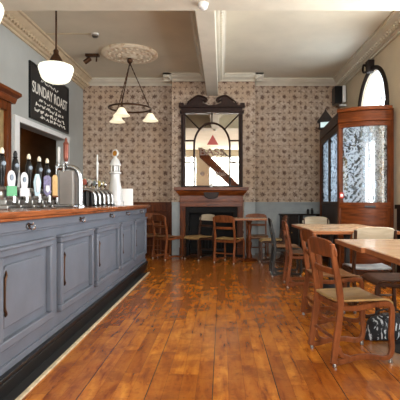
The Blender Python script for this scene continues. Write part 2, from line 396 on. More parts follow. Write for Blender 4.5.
# right wall: two tall windows near the camera and the arched entrance
DY0, DY1, DSP = 6.57, 7.83, 2.57
DC, DR = (DY0+DY1)/2, (DY1-DY0)/2
W1, W2 = (1.2, 2.9), (3.95, 5.65); WZ0, WZ1 = .85, 3.15
TX = RX+.45
c = B()
edges = [FY, W1[0], W1[1], W2[0], W2[1], DY0, DY1, BY]
for a, d in ((FY, W1[0]), (W1[1], W2[0]), (W2[1], DY0), (DY1, BY)): c.box(RX, TX, a, d, 0, CZ)
for a, d in (W1, W2): c.box(RX, TX, a, d, 0, WZ0); c.box(RX, TX, a, d, WZ1, CZ)
arc = [(DC+DR*math.cos(R(180-180*i/24)), DSP+DR*math.sin(R(180-180*i/24))) for i in range(25)]
for i in range(24):
    (y0, z0), (y1, z1) = arc[i], arc[i+1]
    c.quadstrip([[(RX,y0,z0),(RX,y1,z1),(RX,y1,CZ),(RX,y0,CZ)], [(TX,y0,z0),(TX,y1,z1),(TX,y1,CZ),(TX,y0,CZ)]])
struct('wall_right', c, 'beige_wall')
# rear wall (behind the camera, seen in the mirror) with two windows
RW1, RW2 = (-.65, 1.65), (-2.55, -1.25); RZ0, RZ1 = .8, 3.3
c = B()
for a, d in ((LX, RW2[0]), (RW2[1], RW1[0]), (RW1[1], RX)): c.box(a, d, FY-.2, FY, 0, CZ)
for a, d in (RW1, RW2): c.box(a, d, FY-.2, FY, 0, RZ0); c.box(a, d, FY-.2, FY, RZ1, CZ)
struct('wall_rear', c, 'cream')
wi = 0
def window(axis, pos, a, d, z0, z1, nv, nh):
    global wi
    wi += 1
    root = empty('window_%d' % wi, (0,0,0)); root['kind'] = 'structure'
    f = B(); g = B()
    def bx(bb, u0, u1, za, zb, t):
        if axis == 'x': bb.box(pos-t, pos+t, u0, u1, za, zb)
        else: bb.box(u0, u1, pos-t, pos+t, za, zb)
    e = .06
    bx(f, a, a+e, z0, z1, .04); bx(f, d-e, d, z0, z1, .04); bx(f, a+e, d-e, z0, z0+e, .04); bx(f, a+e, d-e, z1-e, z1, .04)
    for i in range(1, nv):
        u = a+(d-a)*i/nv; bx(f, u-.018, u+.018, z0+e, z1-e, .03)
    for i in range(1, nh):
        z = z0+(z1-z0)*i/nh; bx(f, a+e, d-e, z-.018, z+.018, .025)
    bx(g, a+e, d-e, z0+e, z1-e, .003)
    obj('window_frame', f, 'white_trim', root, .006); obj('pane', g, 'pane', root)
    return root
window('x', RX+.3, W1[0], W1[1], WZ0, WZ1, 2, 2); window('x', RX+.3, W2[0], W2[1], WZ0, WZ1, 2, 2)
window('y', FY-.1, RW1[0], RW1[1], RZ0, RZ1, 6, 2); window('y', FY-.1, RW2[0], RW2[1], RZ0, RZ1, 3, 2)
# arched fanlight over the entrance
root = empty('window_5', (0,0,0)); root['kind'] = 'structure'
f = B(); PX = RX+.36
arcp = lambda r, n=24: [Vector((PX, DC+r*math.cos(R(180-180*i/n)), DSP+r*math.sin(R(180-180*i/n)))) for i in range(n+1)]
f.tube(arcp(DR-.025), .03, 6); f.box(PX-.03, PX+.03, DY0, DY1, DSP-.14, DSP-.06)
f.box(PX-.015, PX+.015, DC-.015, DC+.015, DSP-.06, DSP+DR)
f.tube(arcp(DR*.5), .013, 6)
for s_ in (-1, 1): f.tube([(PX, DC+s_*.2, DSP+.25), (PX, DC+s_*.44, DSP+.44)], .012, 6)
obj('window_frame', f, 'white_trim', root)
g = B(); g.prism([(DC+(DR-.03)*math.cos(R(180*i/24)), DSP-.1+0*.1+(DR-.03)*math.sin(R(180*i/24))) for i in range(25)], 'x', PX-.003, PX+.003); obj('pane', g, 'pane', root)
# dark moulded architrave round the arch on the wall face, with its keystone
f = B(); f.tube([(RX-.015, DC+(DR+.04)*math.cos(R(180-180*i/32)), DSP+(DR+.04)*math.sin(R(180-180*i/32))) for i in range(33)], .036, 8)
f.tube([(RX-.02, DC-DR-.04, DSP), (RX-.02, DC-DR-.04, 0)], .045, 8); f.tube([(RX-.02, DC+DR+.04, DSP), (RX-.02, DC+DR+.04, 0)], .045, 8)
f.prism([(DC-.05, DSP+DR-.02), (DC+.05, DSP+DR-.02), (DC+.08, DSP+DR+.17), (DC-.08, DSP+DR+.17)], 'x', RX-.1, RX)
f.tube(catmull([(RX-.08, DC+.05, DSP+DR+.1), (RX-.11, DC+.14, DSP+DR+.14), (RX-.1, DC+.19, DSP+DR+.05), (RX-.08, DC+.12, DSP+DR+.02)]), .02, 6)
struct('trim_2', f, 'dark_wood')
# white splayed lining of the arch reveal
f = B()
for i in range(24):
    (y0, z0), (y1, z1) = arc[i], arc[i+1]; k = .985
    q = lambda y, z: (DC+(y-DC)*k, DSP+(z-DSP)*k)
    a0, a1 = q(y0, z0), q(y1, z1)
    f.quadstrip([[(RX+.03,y0,z0),(RX+.03,y1,z1),(RX+.03,*a1),(RX+.03,*a0)], [(TX,y0,z0),(TX,y1,z1),(TX,*a1),(TX,*a0)]])
f.box(RX+.03, TX, DY1-.01, DY1, 0, DSP); f.box(RX+.03, TX, DY0, DY0+.01, 0, DSP)
struct('trim_3', f, 'white_trim')
# glazed street door
root = empty('door_1', (0,0,0)); root['kind'] = 'structure'
f = B(); g = B(); h = B()
for (a, d) in ((DY0+.01, DC-.005), (DC+.005, DY1-.01)):
    f.box(PX-.03, PX+.03, a, a+.09, .02, 2.42); f.box(PX-.03, PX+.03, d-.09, d, .02, 2.42)
    for z0, z1 in ((.02, .2), (.85, .98), (2.3, 2.42)): f.box(PX-.03, PX+.03, a+.09, d-.09, z0, z1)
    f.box(PX-.012, PX+.012, a+.09, d-.09, .2, .85); g.box(PX-.004, PX+.004, a+.09, d-.09, .98, 2.3)
h.tube([(PX-.06, DC-.05, .95), (PX-.06, DC-.05, 1.2)], .012, 8)
obj('door_leaf', f, 'mahogany', root, .004); obj('pane', g, 'pane', root); obj('handle', h, 'brass', root)

# beams
c = B(); c.box(LX, RX, 4.36, 4.86, 3.18, CZ); struct('trim_4', c, 'cream', bevel=.006)
c = B(); c.box(-.30, -.08, 4.86, BRY, 3.18, CZ); struct('trim_5', c, 'cream', bevel=.006)
# cornices: stepped moulding run along each wall
def cornice(name, p0, p1, nrm, drop=.17, proj=.2, mat='cream', beads=True, z=CZ, bead_mat=None):
    p0, p1, nrm = Vector(p0), Vector(p1), Vector(nrm)
    prof = [(0, z), (proj, z), (proj, z-.03), (proj*.86, z-.035), (proj*.8, z-.06), (proj*.55, z-.085), (proj*.36, z-drop*.68), (proj*.3, z-drop*.8), (.03, z-drop*.84), (.03, z-drop), (0, z-drop)]
    c = B(); c.quadstrip([[(p.x+nrm.x*a, p.y+nrm.y*a, h) for a, h in prof] for p in (p0, p1)])
    if beads:
        L = (p1-p0).length; n = int(L/.085); d = (p1-p0)/n
        for i in range(n):
            q = p0+d*(i+.5)+nrm*(proj*.5)
            t = d.normalized().to_3d()
            pts = [Vector((q.x, q.y, z-drop*.6))+t*(.026*math.cos(a))+Vector((nrm.x*.7, nrm.y*.7, .7))*(.026*math.sin(a))+Vector((nrm.x, nrm.y, -1))*.018 for a in (0, 1.57, 3.14, 4.71)]
            base_ = [Vector((q.x, q.y, z-drop*.6))+t*(.036*math.cos(a))+Vector((nrm.x*.7, nrm.y*.7, .7))*(.036*math.sin(a)) for a in (0, 1.57, 3.14, 4.71)]
            c.quadstrip([base_, pts])
    return struct(name, c, mat)
cornice('trim_6', (LX, 4.86), (LX, BY), (1, 0), .2, .24, 'tan_cornice')
cornice('trim_7', (RX, 4.86), (RX, BY), (-1, 0), .2, .2)
cornice('trim_8', (LX, BY), (BRL, BY), (0, -1), .13, .16, beads=False)
cornice('trim_9', (BRR, BY), (RX, BY), (0, -1), .13, .16, beads=False)
cornice('trim_10', (BRL-.16, BRY), (-.30, BRY), (0, -1), .13, .16, beads=False)
cornice('trim_11', (-.08, BRY), (BRR+.16, BRY), (0, -1), .13, .16, beads=False)
cornice('trim_12', (-.30, 4.86), (-.30, BRY), (-1, 0), .14, .14)
cornice('trim_13', (-.08, 4.86), (-.08, BRY), (1, 0), .14, .14)
cornice('trim_14', (BRL, BRY-.16), (BRL, BY), (-1, 0), .13, .16, beads=False)
cornice('trim_15', (BRR, BRY-.16), (BRR, BY), (1, 0), .13, .16, beads=False)
# dado: panelling, rail and skirting
DZ = 1.0
def dado(name, x0, x1, y, mat='grey_dado', rail='grey_dado'):
    c = B(); c.box(x0, x1, y-.025, y, 0, DZ); c.box(x0, x1, y-.05, y, DZ, DZ+.035); c.box(x0, x1, y-.07, y, DZ+.035, DZ+.06)
    n = max(1, round((x1-x0)/.55)); wd = (x1-x0)/n
    for i in range(n):
        a, d = x0+i*wd+.08, x0+(i+1)*wd-.08
        if d-a < .08: continue
        for (u0, u1, z0, z1) in ((a, d, .86, .885), (a, d, .28, .305), (a, a+.025, .305, .86), (d-.025, d, .305, .86)): c.box(u0, u1, y-.04, y-.025, z0, z1)
    struct(name, c, mat, bevel=.003)
dado('trim_16', LX, BRL, BY, 'mahogany'); dado('trim_17', BRR, RX, BY); dado('trim_18', BRL, -.80, BRY); dado('trim_19', .44, BRR, BRY)
c = B(); c.box(RX-.03, RX, W2[1], 6.15, 0, 1.0); c.box(RX-.06, RX, W2[1], 6.15, .97, 1.03); struct('trim_20', c, 'dark_wood', bevel=.004)
struct('baseboard_back', B().box(BRR, RX, BY-.05, BY-.02, 0, .2), 'grey_dado', bevel=.005)
struct('baseboard_right', B().box(RX-.05, RX-.03, W2[1], 6.1, 0, .2), 'dark_wood', bevel=.005)

# ------------------------------------------------------------------ bar counter
BX, BY0, BY1 = -1.22, .9, 7.0
bar = thing('bar_counter', 'long blue-grey panelled bar counter with a polished wooden top', 'bar counter', (-1.5, 3.95, 0))
off = Vector((-1.5, 3.95, 0))
def bb(bld): 
    for v_ in bld.bm.verts: v_.co -= off
    return bld
c = B(); c.box(-1.7, BX, BY0, BY1, .12, .965)
obj('body', bb(c), 'bar_paint', bar, .006)
c = B(); c.box(-1.76, BX+.055, BY0-.03, BY1+.05, .965, .985); c.box(-1.78, BX+.07, BY0-.05, BY1+.07, .985, 1.02)
obj('counter_top', bb(c), 'bar_top', bar, .008)
c = B(); c.box(-1.7, BX+.03, BY0, BY1, 0, .105); c.box(-1.7, BX+.045, BY0, BY1, .105, .125); c.box(-1.7, BX+.038, BY0, BY1, .08, .09)
obj('plinth', bb(c), 'black_plinth', bar, .004)
c = B(); c.box(BX+.03, -1.115, BY0, 6.62, 0, .006); obj('kick_mat', bb(c), 'rubber', bar)
c = B(); c.box(-1.115, -1.088, BY0, 6.62, 0, .012); obj('edge_strip', bb(c), 'pale_strip', bar, .003)
c = B(); c.box(BX, BX+.018, BY0, BY1, .90, .965); c.box(BX, BX+.01, BY0, BY1, .885, .90)
c.box(BX, BX+.016, BY0, BY1, .125, .165); obj('moulding', bb(c), 'bar_paint', bar, .004)
edges_ = [(1.0, 1.98), (2.34, 3.10), (3.25, 4.08), (4.20, 5.10), (5.22, 5.92), (6.04, 6.92)]
for i, (a, d) in enumerate(edges_):
    z0, z1 = .26, .82; e = .05
    c = B()
    for (y0, y1, za, zb) in ((a, d, z1-e, z1), (a, d, z0, z0+e), (a, a+e, z0+e, z1-e), (d-e, d, z0+e, z1-e)):
        c.box(BX-.01, BX+.036, y0, y1, za, zb)
    c.box(BX-.01, BX+.046, a-.012, d+.012, z1-.012, z1+.01)
    pn = obj('panel_frame', bb(c), 'bar_panel', bar, .008)
    # raised field with stepped upper corners
    c = B(); ya, yb, za, zb, q = a+.085, d-.12, z0+.11, z1-.10, .05
    poly = [(ya, za), (yb, za), (yb, zb-q)] + [(yb-q+q*math.cos(R(t))*1.0, zb-q+q*math.sin(R(t))) for t in (30, 60, 90)] + [(ya+q+q*math.cos(R(t)), zb-q+q*math.sin(R(t))) for t in (90, 120, 150)] + [(ya, zb-q)]
    c.prism(poly, 'x', BX-.01, BX+.018)
    fld = obj('panel_field', bb(c), 'bar_panel', bar, .007)
    hy = ya-.005
    c = B(); c.tube(catmull([(BX+.012, hy+.03, zb-.03), (BX+.026, hy+.016, zb-.055), (BX+.026, hy, zb-.085), (BX+.026, hy-.004, za+.13), (BX+.03, hy+.006, za+.09), (BX+.016, hy+.025, za+.07)]), .008, 8)
    obj('handle', bb(c), 'bronze', fld)['label'] = 'dark curved pull handle'
for y in (2.72, 3.72, 4.72, 5.52, 6.44):
    z = .925
    c = B(); c.lathe([(.0, 0), (.022, 0), (.022, .008), (0, .008)], (0,0,0), 12, Matrix.Translation((BX+.018, y, z)) @ Matrix.Rotation(R(90), 4, 'Y'))
    c.tube(catmull([(BX+.02, y, z+.012), (BX+.045, y, z+.01), (BX+.055, y, z+.022)]), .006, 7)
    c.tube(catmull([(BX+.02, y, z-.006), (BX+.045, y, z-.022), (BX+.062, y, z-.01), (BX+.062, y, z+.006)]), .006, 7)
    c.box(BX+.016, BX+.024, y-.032, y+.032, z-.007, z+.007)
    obj('bag_hook', bb(c), 'chrome', bar)['label'] = 'silver coat and bag hook'

# ------------------------------------------------------------------ on the bar: hand pumps
TOP = 1.02
def hand_pump(y, label, clip_poly, clip_mats, ferr):
    p = thing('hand_pump', label, 'beer pump', (-1.55, y, TOP), 0, 'hand pumps along the bar')
    c = B(); c.box(-.07, .07, -.06, .06, 0, .03); c.box(-.05, .05, -.045, .045, .03, .07); obj('base', c, 'steel', p, .006)
    c = B(); c.lathe([(.04, .07), (.044, .085), (.036, .1), (.036, .13), (.042, .14), (.03, .16), (.016, .165)], n=20); obj('pump_body', c, 'steel', p)
    c = B(); c.lathe([(.012, .155), (.014, .18), (.017, .2), (.016, .22), (.021, .26), (.026, .31), (.025, .34), (.017, .372), (.012, .38), (.018, .388), (.013, .396)], n=18); hd = obj('pump_handle', c, 'black', p)
    c = B(); c.lathe([(.013, .392), (.014, .40), (.016, .412), (.010, .43), (.007, .436), (0, .438)], n=14); obj('ferrule', c, ferr, hd)
    c = B(); c.lathe([(0, 0), (.017, 0), (.015, .006), (0, .007)], (0,0,0), 14, Matrix.Translation((.02, -.015, .325)) @ Matrix.Rotation(R(-35), 4, 'Z') @ Matrix.Rotation(R(90), 4, 'Y')); obj('handle_badge', c, 'badge_navy', hd)
    c = B(); c.tube(catmull([(.035, 0, .11), (.075, 0, .12), (.085, 0, .09), (.085, 0, .05)]), .011, 8); obj('spout', c, 'chrome', p)
    rot = Matrix.Translation((.075, -.02, 0)) @ Matrix.Rotation(R(52), 4, 'Z')
    first = None
    for poly, mt, t in zip(clip_poly, clip_mats, (0, .006, .008)):
        c = B(); c.prism(poly, 'y', -.006-t, .004-t)
        for v_ in c.bm.verts: v_.co = rot @ Vector((v_.co.x*.82, v_.co.y, v_.co.z))
        q = obj('pump_clip' if first is None else 'clip_emblem', c, mt, first or p)
        if first is None: first = q
    return p
def ell(cx, cz, rx, rz, a0=0, a1=360, n=16): return [(cx+rx*math.cos(R(a0+(a1-a0)*i/n)), cz+rz*math.sin(R(a0+(a1-a0)*i/n))) for i in range(n+1 if a1-a0 < 360 else n)]
def rect(x0, x1, z0, z1): return [(x0,z0),(x1,z0),(x1,z1),(x0,z1)]
def lobed(w_, z0, z1): return [(-w_*.55, z0), (w_*.55, z0), (w_*.6, z0+.03), (w_*.42, z0+.06)] + ell(0, z1-.055, w_*.55, .055, -10, 190, 12) + [(-w_*.42, z0+.06), (-w_*.6, z0+.03)]
def rows(*r): return [rect(-a, a, z, z+.006) for a, z in r]
hand_pump(3.10, 'black hand pump nearest the left edge, its white clip with a green foot', [lobed(.062, .1, .275), rect(-.042, .042, .095, .165), ell(0, .225, .014, .022)], ['badge_white', 'green', 'badge_navy'], 'cream_plastic')
hand_pump(3.30, 'black hand pump with an all-white rounded clip, second from the left edge', [lobed(.064, .1, .275), rect(-.044, .044, .095, .155), ell(0, .22, .014, .02)], ['badge_white', 'badge_white', 'badge_navy'], 'black')
hand_pump(3.53, 'black hand pump with a pale blue coffin-shaped clip', [[(-.022, .1), (.022, .1), (.038, .21), (.017, .275), (-.017, .275), (-.038, .21)], [(-.01, .13), (.01, .13), (.02, .21), (.009, .25), (-.009, .25), (-.02, .21)]], ['pale_blue', 'badge_white'], 'cream_plastic')
hand_pump(3.73, 'black hand pump with a speckled purple shield clip', [[(-.04, .13), (0, .095), (.04, .13), (.04, .26), (.016, .275), (-.016, .275), (-.04, .26)], [(-.024, .15), (0, .13), (.024, .15), (.018, .19), (-.018, .19)]], ['purple', 'badge_white'], 'cream_plastic')
hand_pump(3.90, 'black hand pump with a tall honey-coloured wooden clip', [[(-.03, .1), (.03, .1), (.03, .27), (.012, .29), (-.012, .29), (-.03, .27)], rect(-.035, .035, .092, .108)], ['yellow', 'mahogany'], 'cream_plastic')
tr = thing('drip_tray', 'long steel drip tray under the hand pump spouts', 'drip tray', (-1.40, 3.48, TOP))
c = B(); c.box(-.04, .05, -.5, .5, 0, .01); obj('tray', c, 'steel', tr, .003)
c = B()
for k in range(24): c.box(-.034, .044, -.48+k*.041, -.465+k*.041, .01, .014)
obj('grille', c, 'black', tr)

# bar font with grey column, chrome swan neck and two tap handles
ft = thing('beer_font', 'grey box beer font with chrome arch and a tall copper tap handle', 'beer font', (-1.53, 4.4, TOP))
c = B(); c.box(-.09, .09, -.1, .1, 0, .02); obj('base', c, 'chrome', ft, .005)
c = B(); c.box(-.075, .065, -.075, .075, .02, .36); obj('column', c, 'font_grey', ft, .01)
c = B(); c.tube(catmull([(-.11, 0, .385), (-.02, 0, .40), (.04, 0, .395), (.09, 0, .36), (.11, 0, .29), (.112, 0, .2), (.112, 0, .1), (.112, 0, .01)]), .026, 12); obj('swan_neck', c, 'chrome', ft)
c = B(); c.lathe([(.05, 0), (.05, .015), (.035, .025)], (.112, 0, 0)); obj('collar', c, 'chrome', ft)
c = B(); c.tube([(-.03, 0, .38), (-.03, 0, .45)], .016, 10); c.tube([(-.03, -.07, .43), (-.03, 0, .43)], .014, 8); c.tube([(-.03, -.07, .43), (-.03, -.07, .35)], .01, 8); obj('tap', c, 'chrome', ft)
c = B(); c.lathe([(.012, .45), (.022, .47), (.026, .5), (.026, .62), (.03, .63), (.012, .66), (.012, .68), (0, .70)], (-.03, 0, 0), 14); obj('tap_handle', c, 'copper', ft)['label'] = 'tall red copper tap handle'
c = B(); c.tube([(-.10, 0, .36), (-.10, 0, .43)], .014, 10); c.tube([(-.10, -.07, .40), (-.10, 0, .40)], .012, 8); c.tube([(-.10, -.07, .40), (-.10, -.07, .32)], .009, 8); obj('tap', c, 'chrome', ft)
c = B(); c.lathe([(.008, .43), (.013, .45), (.015, .56), (.011, .6), (0, .605)], (-.10, 0, 0), 12); obj('tap_handle', c, 'ceramic', ft)['label'] = 'slim white tap handle'

def swan_tap(y, label, badge, handle=False):
    t = thing('beer_tap', label, 'beer tap', (-1.50, y, TOP), 0, 'row of chrome swan-neck beer taps')
    c = B(); c.tube(catmull([(-.08, 0, .172), (-.05, 0, .185), (.0, 0, .185), (.045, 0, .165), (.066, 0, .125), (.07, 0, .08), (.07, 0, .02)]), .0185, 12); obj('swan_neck', c, 'chrome', t)
    c = B(); c.box(-.13, -.065, -.05, .05, 0, .2); obj('tap_body', c, 'black', t, .008)
    for cx_ in (.07,):
        c = B(); c.lathe([(.03, 0), (.03, .012), (.024, .022)], (cx_, 0, 0)); obj('collar', c, 'black', t)
    c = B(); c.tube([(-.04, 0, .19), (-.04, 0, .23)], .01, 8); obj('badge_stem', c, 'chrome', t)
    rm = Matrix.Translation((-.04, 0, .275)) @ Matrix.Rotation(R(-35), 4, 'Z') @ Matrix.Rotation(R(90), 4, 'X')
    c = B(); c.lathe([(0, -.012), (.04, -.012), (.052, 0), (.04, .012), (0, .014)], (0,0,0), 20, rm); bd = obj('badge', c, 'chrome', t)
    c = B(); c.lathe([(0, .012), (.036, .012), (.034, .018), (0, .02)], (0,0,0), 20, rm); obj('badge_face', c, badge, bd)
    if handle:
        c = B(); c.lathe([(.008, .31), (.012, .36), (.014, .5), (.018, .52), (.009, .54), (.008, .62), (0, .63)], (-.02, .03, 0), 12); c.tube([(-.02, .03, .19), (-.02, .03, .32)], .008, 8); obj('tap_handle', c, 'ceramic', t)
swan_tap(4.96, 'chrome swan-neck tap with a red badge, nearest the grey box font', 'badge_red')
swan_tap(5.14, 'second chrome swan-neck tap, its badge white', 'badge_white')
swan_tap(5.33, 'chrome swan-neck tap with a slate blue badge and a tall thin white handle', 'badge_navy', True)
swan_tap(5.53, 'fourth chrome swan-neck tap, its badge yellow', 'badge_gold')
swan_tap(5.73, 'chrome swan-neck tap with a plain steel badge, next to the white lighthouse font', 'steel')
lf = thing('lighthouse_font', 'white lighthouse-shaped ceramic beer font with a round emblem on top', 'beer font', (-1.455, 6.0, TOP))
c = B(); c.lathe([(.105, 0), (.105, .05), (.096, .06), (.094, .2), (.078, .27), (.066, .33), (.062, .40), (.062, .43)], n=28); obj('tower', c, 'ceramic', lf)
c = B(); c.lathe([(.06, .425), (.08, .435), (.08, .45), (.062, .46)], n=28); obj('gallery', c, 'ceramic', lf)
c = B(); c.lathe([(.05, .455), (.05, .545)], n=24); lr = obj('lantern', c, 'steel', lf)
c = B()
for k in range(8): c.tube([(.056*math.cos(k*.785), .056*math.sin(k*.785), .455), (.056*math.cos(k*.785), .056*math.sin(k*.785), .55)], .007, 6)
obj('glazing_bar', c, 'ceramic', lr)
c = B(); c.lathe([(.075, .54), (.078, .555), (.066, .58), (.05, .625), (.03, .64), (.02, .665)], n=28); obj('cap', c, 'ceramic', lf)
c = B(); c.lathe([(0, -.015), (.048, -.012), (.056, 0), (.048, .012), (0, .015)], (0,0,0), 20, Matrix.Translation((0,0,.71)) @ Matrix.Rotation(R(-25), 4, 'Z') @ Matrix.Rotation(R(90), 4, 'X')); em = obj('emblem', c, 'ceramic', lf)
c = B(); c.lathe([(0, .012), (.038, .0125), (.035, .017), (0, .018)], (0,0,0), 16, Matrix.Translation((0,0,.71)) @ Matrix.Rotation(R(-25), 4, 'Z') @ Matrix.Rotation(R(90), 4, 'X')); obj('emblem_face', c, 'brass', em)
mc = thing('menu_card', 'white folded menu card standing at the far end of the bar', 'menu', (-1.345, 6.25, TOP), R(12))
c = B(); c.prism([(.055, 0), (.059, 0), (.002, .235), (-.002, .235)], 'x', -.08, .08); c.prism([(-.059, 0), (-.055, 0), (.002, .235), (-.002, .235)], 'x', -.08, .08)
obj('card', c, 'card', mc)
c = B(); c.lathe([(.035, 0), (.045, .05), (.04, .055), (.03, .01), (0, .01)], n=16); tag(obj('ashtray', c, 'black'), 'small black bowl on the bar in front of the menu card', 'bowl').location = (-1.42, 6.155, TOP)

# ------------------------------------------------------------------ left wall: chalkboard, framed glass, back room lamp
cb_ = thing('chalkboard', 'large black chalkboard advertising SUNDAY ROAST on the left wall', 'chalkboard', (LX, 7.395, 2.34))
c = B(); c.box(0, .02, -.82, .82, 0, .83); obj('board', c, 'slate', cb_)
c = B(); 
for (y0, y1, z0, z1) in ((-.825, .825, -.015, .01), (-.825, .825, .82, .845), (-.825, -.80, .01, .82), (.80, .825, .01, .82)): c.box(0, .032, y0, y1, z0, z1)
obj('frame', c, 'black', cb_, .003)
RT = (R(90), 0, R(90))
text('headline', 'SUNDAY ROAST', .235, 'chalk', cb_, (.023, .0, .475), RT, .001, .86, .004)
def scribble(name, z, y0, y1, h, n, th):
    c = B(); rnd = random.Random(int(z*1000)); y = y0
    while y < y1:
        wl = rnd.uniform(.09, .2)
        pts = []; yy = y
        while yy < min(y+wl, y1):
            pts.append((.0235, yy, z+rnd.uniform(-.5, .5)*h)); yy += n
        if len(pts) > 2: c.tube(pts, th, 4)
        y += wl+.035
    obj(name, c, 'chalk', cb_)
scribble('chalk_line', .735, -.45, .10, .075, .022, .0075); scribble('chalk_line', .645, -.42, .30, .05, .02, .006)
scribble('chalk_line', .325, -.5, .45, .045, .018, .006); scribble('chalk_line', .24, -.62, .55, .06, .019, .008)
scribble('chalk_line', .15, -.66, .66, .06, .02, .008); scribble('chalk_line', .07, -.45, .66, .055, .02, .008)
wm = thing('wall_mirror', 'mahogany framed back-bar glass with heavy cornice on the left wall', 'framed glass', (LX, 5.06, .98))
c = B()
for (y0, y1, z0, z1) in ((-.8, -.68, 0, 1.4), (.68, .8, 0, 1.4), (-.68, .68, 0, .12), (-.68, .68, 1.28, 1.4)): c.box(0, .09, y0, y1, z0, z1)
obj('frame', c, 'mahogany', wm, .012)
c = B(); c.prism([(0, 1.4), (.11, 1.4), (.13, 1.44), (.14, 1.47), (.2, 1.5), (.2, 1.54), (0, 1.54)], 'y', -.86, .86)
for v_ in c.bm.verts: pass
obj('cornice', c, 'mahogany_h', wm, .004)
c = B(); c.box(0, .04, -.68, .68, .12, 1.28); obj('glass', c, 'gold_mirror', wm)
lp = thing('wall_lamp', 'amber glowing lamp on the end wall of the dark back room', 'lamp', (LX-1.62, HY1+.99, 2.05))
c = B(); c.box(-.05, .05, -.02, 0, -.08, .08); c.tube([(0, -.02, 0), (0, -.1, 0)], .012, 8); obj('bracket', c, 'brass', lp)
c = B(); c.lathe([(.05, 0), (.09, .14), (.08, .14), (.04, .01)], (0, -.12, -.03), 20); obj('lamp_shade', c, 'warm_bulb', lp)

# ------------------------------------------------------------------ overmantel mirror and fireplace
fp = thing('fireplace', 'mahogany fireplace surround with a projecting mantel shelf', 'fireplace', (-.21, BRY, 0))
f_x0, f_x1 = -.76, .38
x0, x1 = -.55, .57   # local
hw = .57
for s_ in (-1, 1):
    c = B(); c.box(s_*hw-.055, s_*hw+.055, -.09, 0, .0, 1.08); c.box(s_*hw-.065, s_*hw+.065, -.11, 0, 0, .16); c.box(s_*hw-.035, s_*hw+.035, -.10, -.09, .2, .88)
    obj('jamb', c, 'mahogany', fp, .006)
c = B(); c.box(-hw-.055, hw+.055, -.10, 0, .965, 1.19); c.box(-hw-.075, hw+.075, -.12, 0, 1.06, 1.085); obj('frieze', c, 'mahogany_h', fp, .006)
c = B(); c.prism([(0, 1.085), (-.11, 1.085), (-.125, 1.12), (-.16, 1.15), (-.17, 1.19), (-.2, 1.2), (0, 1.2)], 'x', -.0, 0.001)
c = B()
pr = [(0, 1.185, .0), (-.11, 1.185, .0), (-.13, 1.21, .02), (-.17, 1.25, .06), (-.18, 1.28, .07), (-.22, 1.29, .1), (-.22, 1.35, .1), (0, 1.35, .0)]
c.quadstrip([[(sg*(hw+.06+e), y, z) for y, z, e in pr] for sg in (-1, 1)])
obj('mantel_shelf', c, 'mahogany_h', fp, .004)
c = B(); c.prism([(-.13, 1.16), (-.05, 1.12), (.05, 1.12), (.13, 1.16), (.16, 1.26), (-.16, 1.26)], 'y', -.17, -.1); obj('bracket', c, 'dark_mahogany', fp, .01)
c = B(); c.box(-.515, -.45, -.03, .3, 0, .965); c.box(.45, .515, -.03, .3, 0, .965); c.box(-.45, .45, -.03, .3, .85, .965); c.box(-.45, .45, .3, .33, 0, .85)
obj('firebox', c, 'soot', fp)
c = B()
for k in range(9): c.tube([(-.26+k*.065, .04, .1), (-.26+k*.065, .02, .32)], .009, 6)
c.tube([(-.3, .02, .32), (.3, .02, .32)], .012, 6); c.tube([(-.3, .04, .1), (.3, .04, .1)], .012, 6); c.box(-.3, .3, .05, .25, .08, .1); c.tube([(-.28, .04, 0), (-.28, .04, .12)], .012, 6); c.tube([(.28, .04, 0), (.28, .04, .12)], .012, 6)
obj('grate', c, 'iron', fp)
c = B(); c.box(-.62, .62, -.32, -.11, 0, .02); obj('hearth', c, 'soot', fp, .004)

MZ0, MZ1 = 1.351, 2.80
om = thing('overmantel_mirror', 'tall dark mahogany overmantel mirror with arched centre above the fireplace', 'mirror', (-.20, BRY, MZ0))
mh = MZ1-MZ0; gw = .535
c = B(); c.box(-gw-.01, gw+.01, -.03, -.012, .03, mh+.03); gls = obj('mirror_glass', c, 'mirror', om)
c = B(); c.box(-gw-.05, gw+.05, -.012, 0, 0, mh+.12); obj('backboard', c, 'dark_wood', om)
c = B()
for s_ in (-1, 1):
    c.box(s_*(gw+.035)-.04, s_*(gw+.035)+.04, -.09, -.0, 0, mh+.02)
    c.lathe([(.03, .03), (.03, .08), (.02, .1), (.024, .5), (.024, 1.1), (.02, mh-.12), (.03, mh-.1), (.03, mh-.03)], (s_*(gw+.035), -.10, 0), 14)
c.box(-gw, gw, -.08, 0, 0, .035)
obj('frame', c, 'dark_mahogany', om, .004)
c = B(); c.box(-gw-.1, gw+.1, -.12, 0, mh+.02, mh+.07); c.box(-gw-.07, gw+.07, -.1, 0, mh+.07, mh+.13); c.box(-gw-.12, gw+.12, -.14, 0, mh+.13, mh+.17)
for s_ in (-1, 1): c.box(s_*(gw+.07)-.045, s_*(gw+.07)+.045, -.12, 0, mh+.17, mh+.22)
obj('entablature', c, 'dark_mahogany', om, .005)
zz = mh+.17
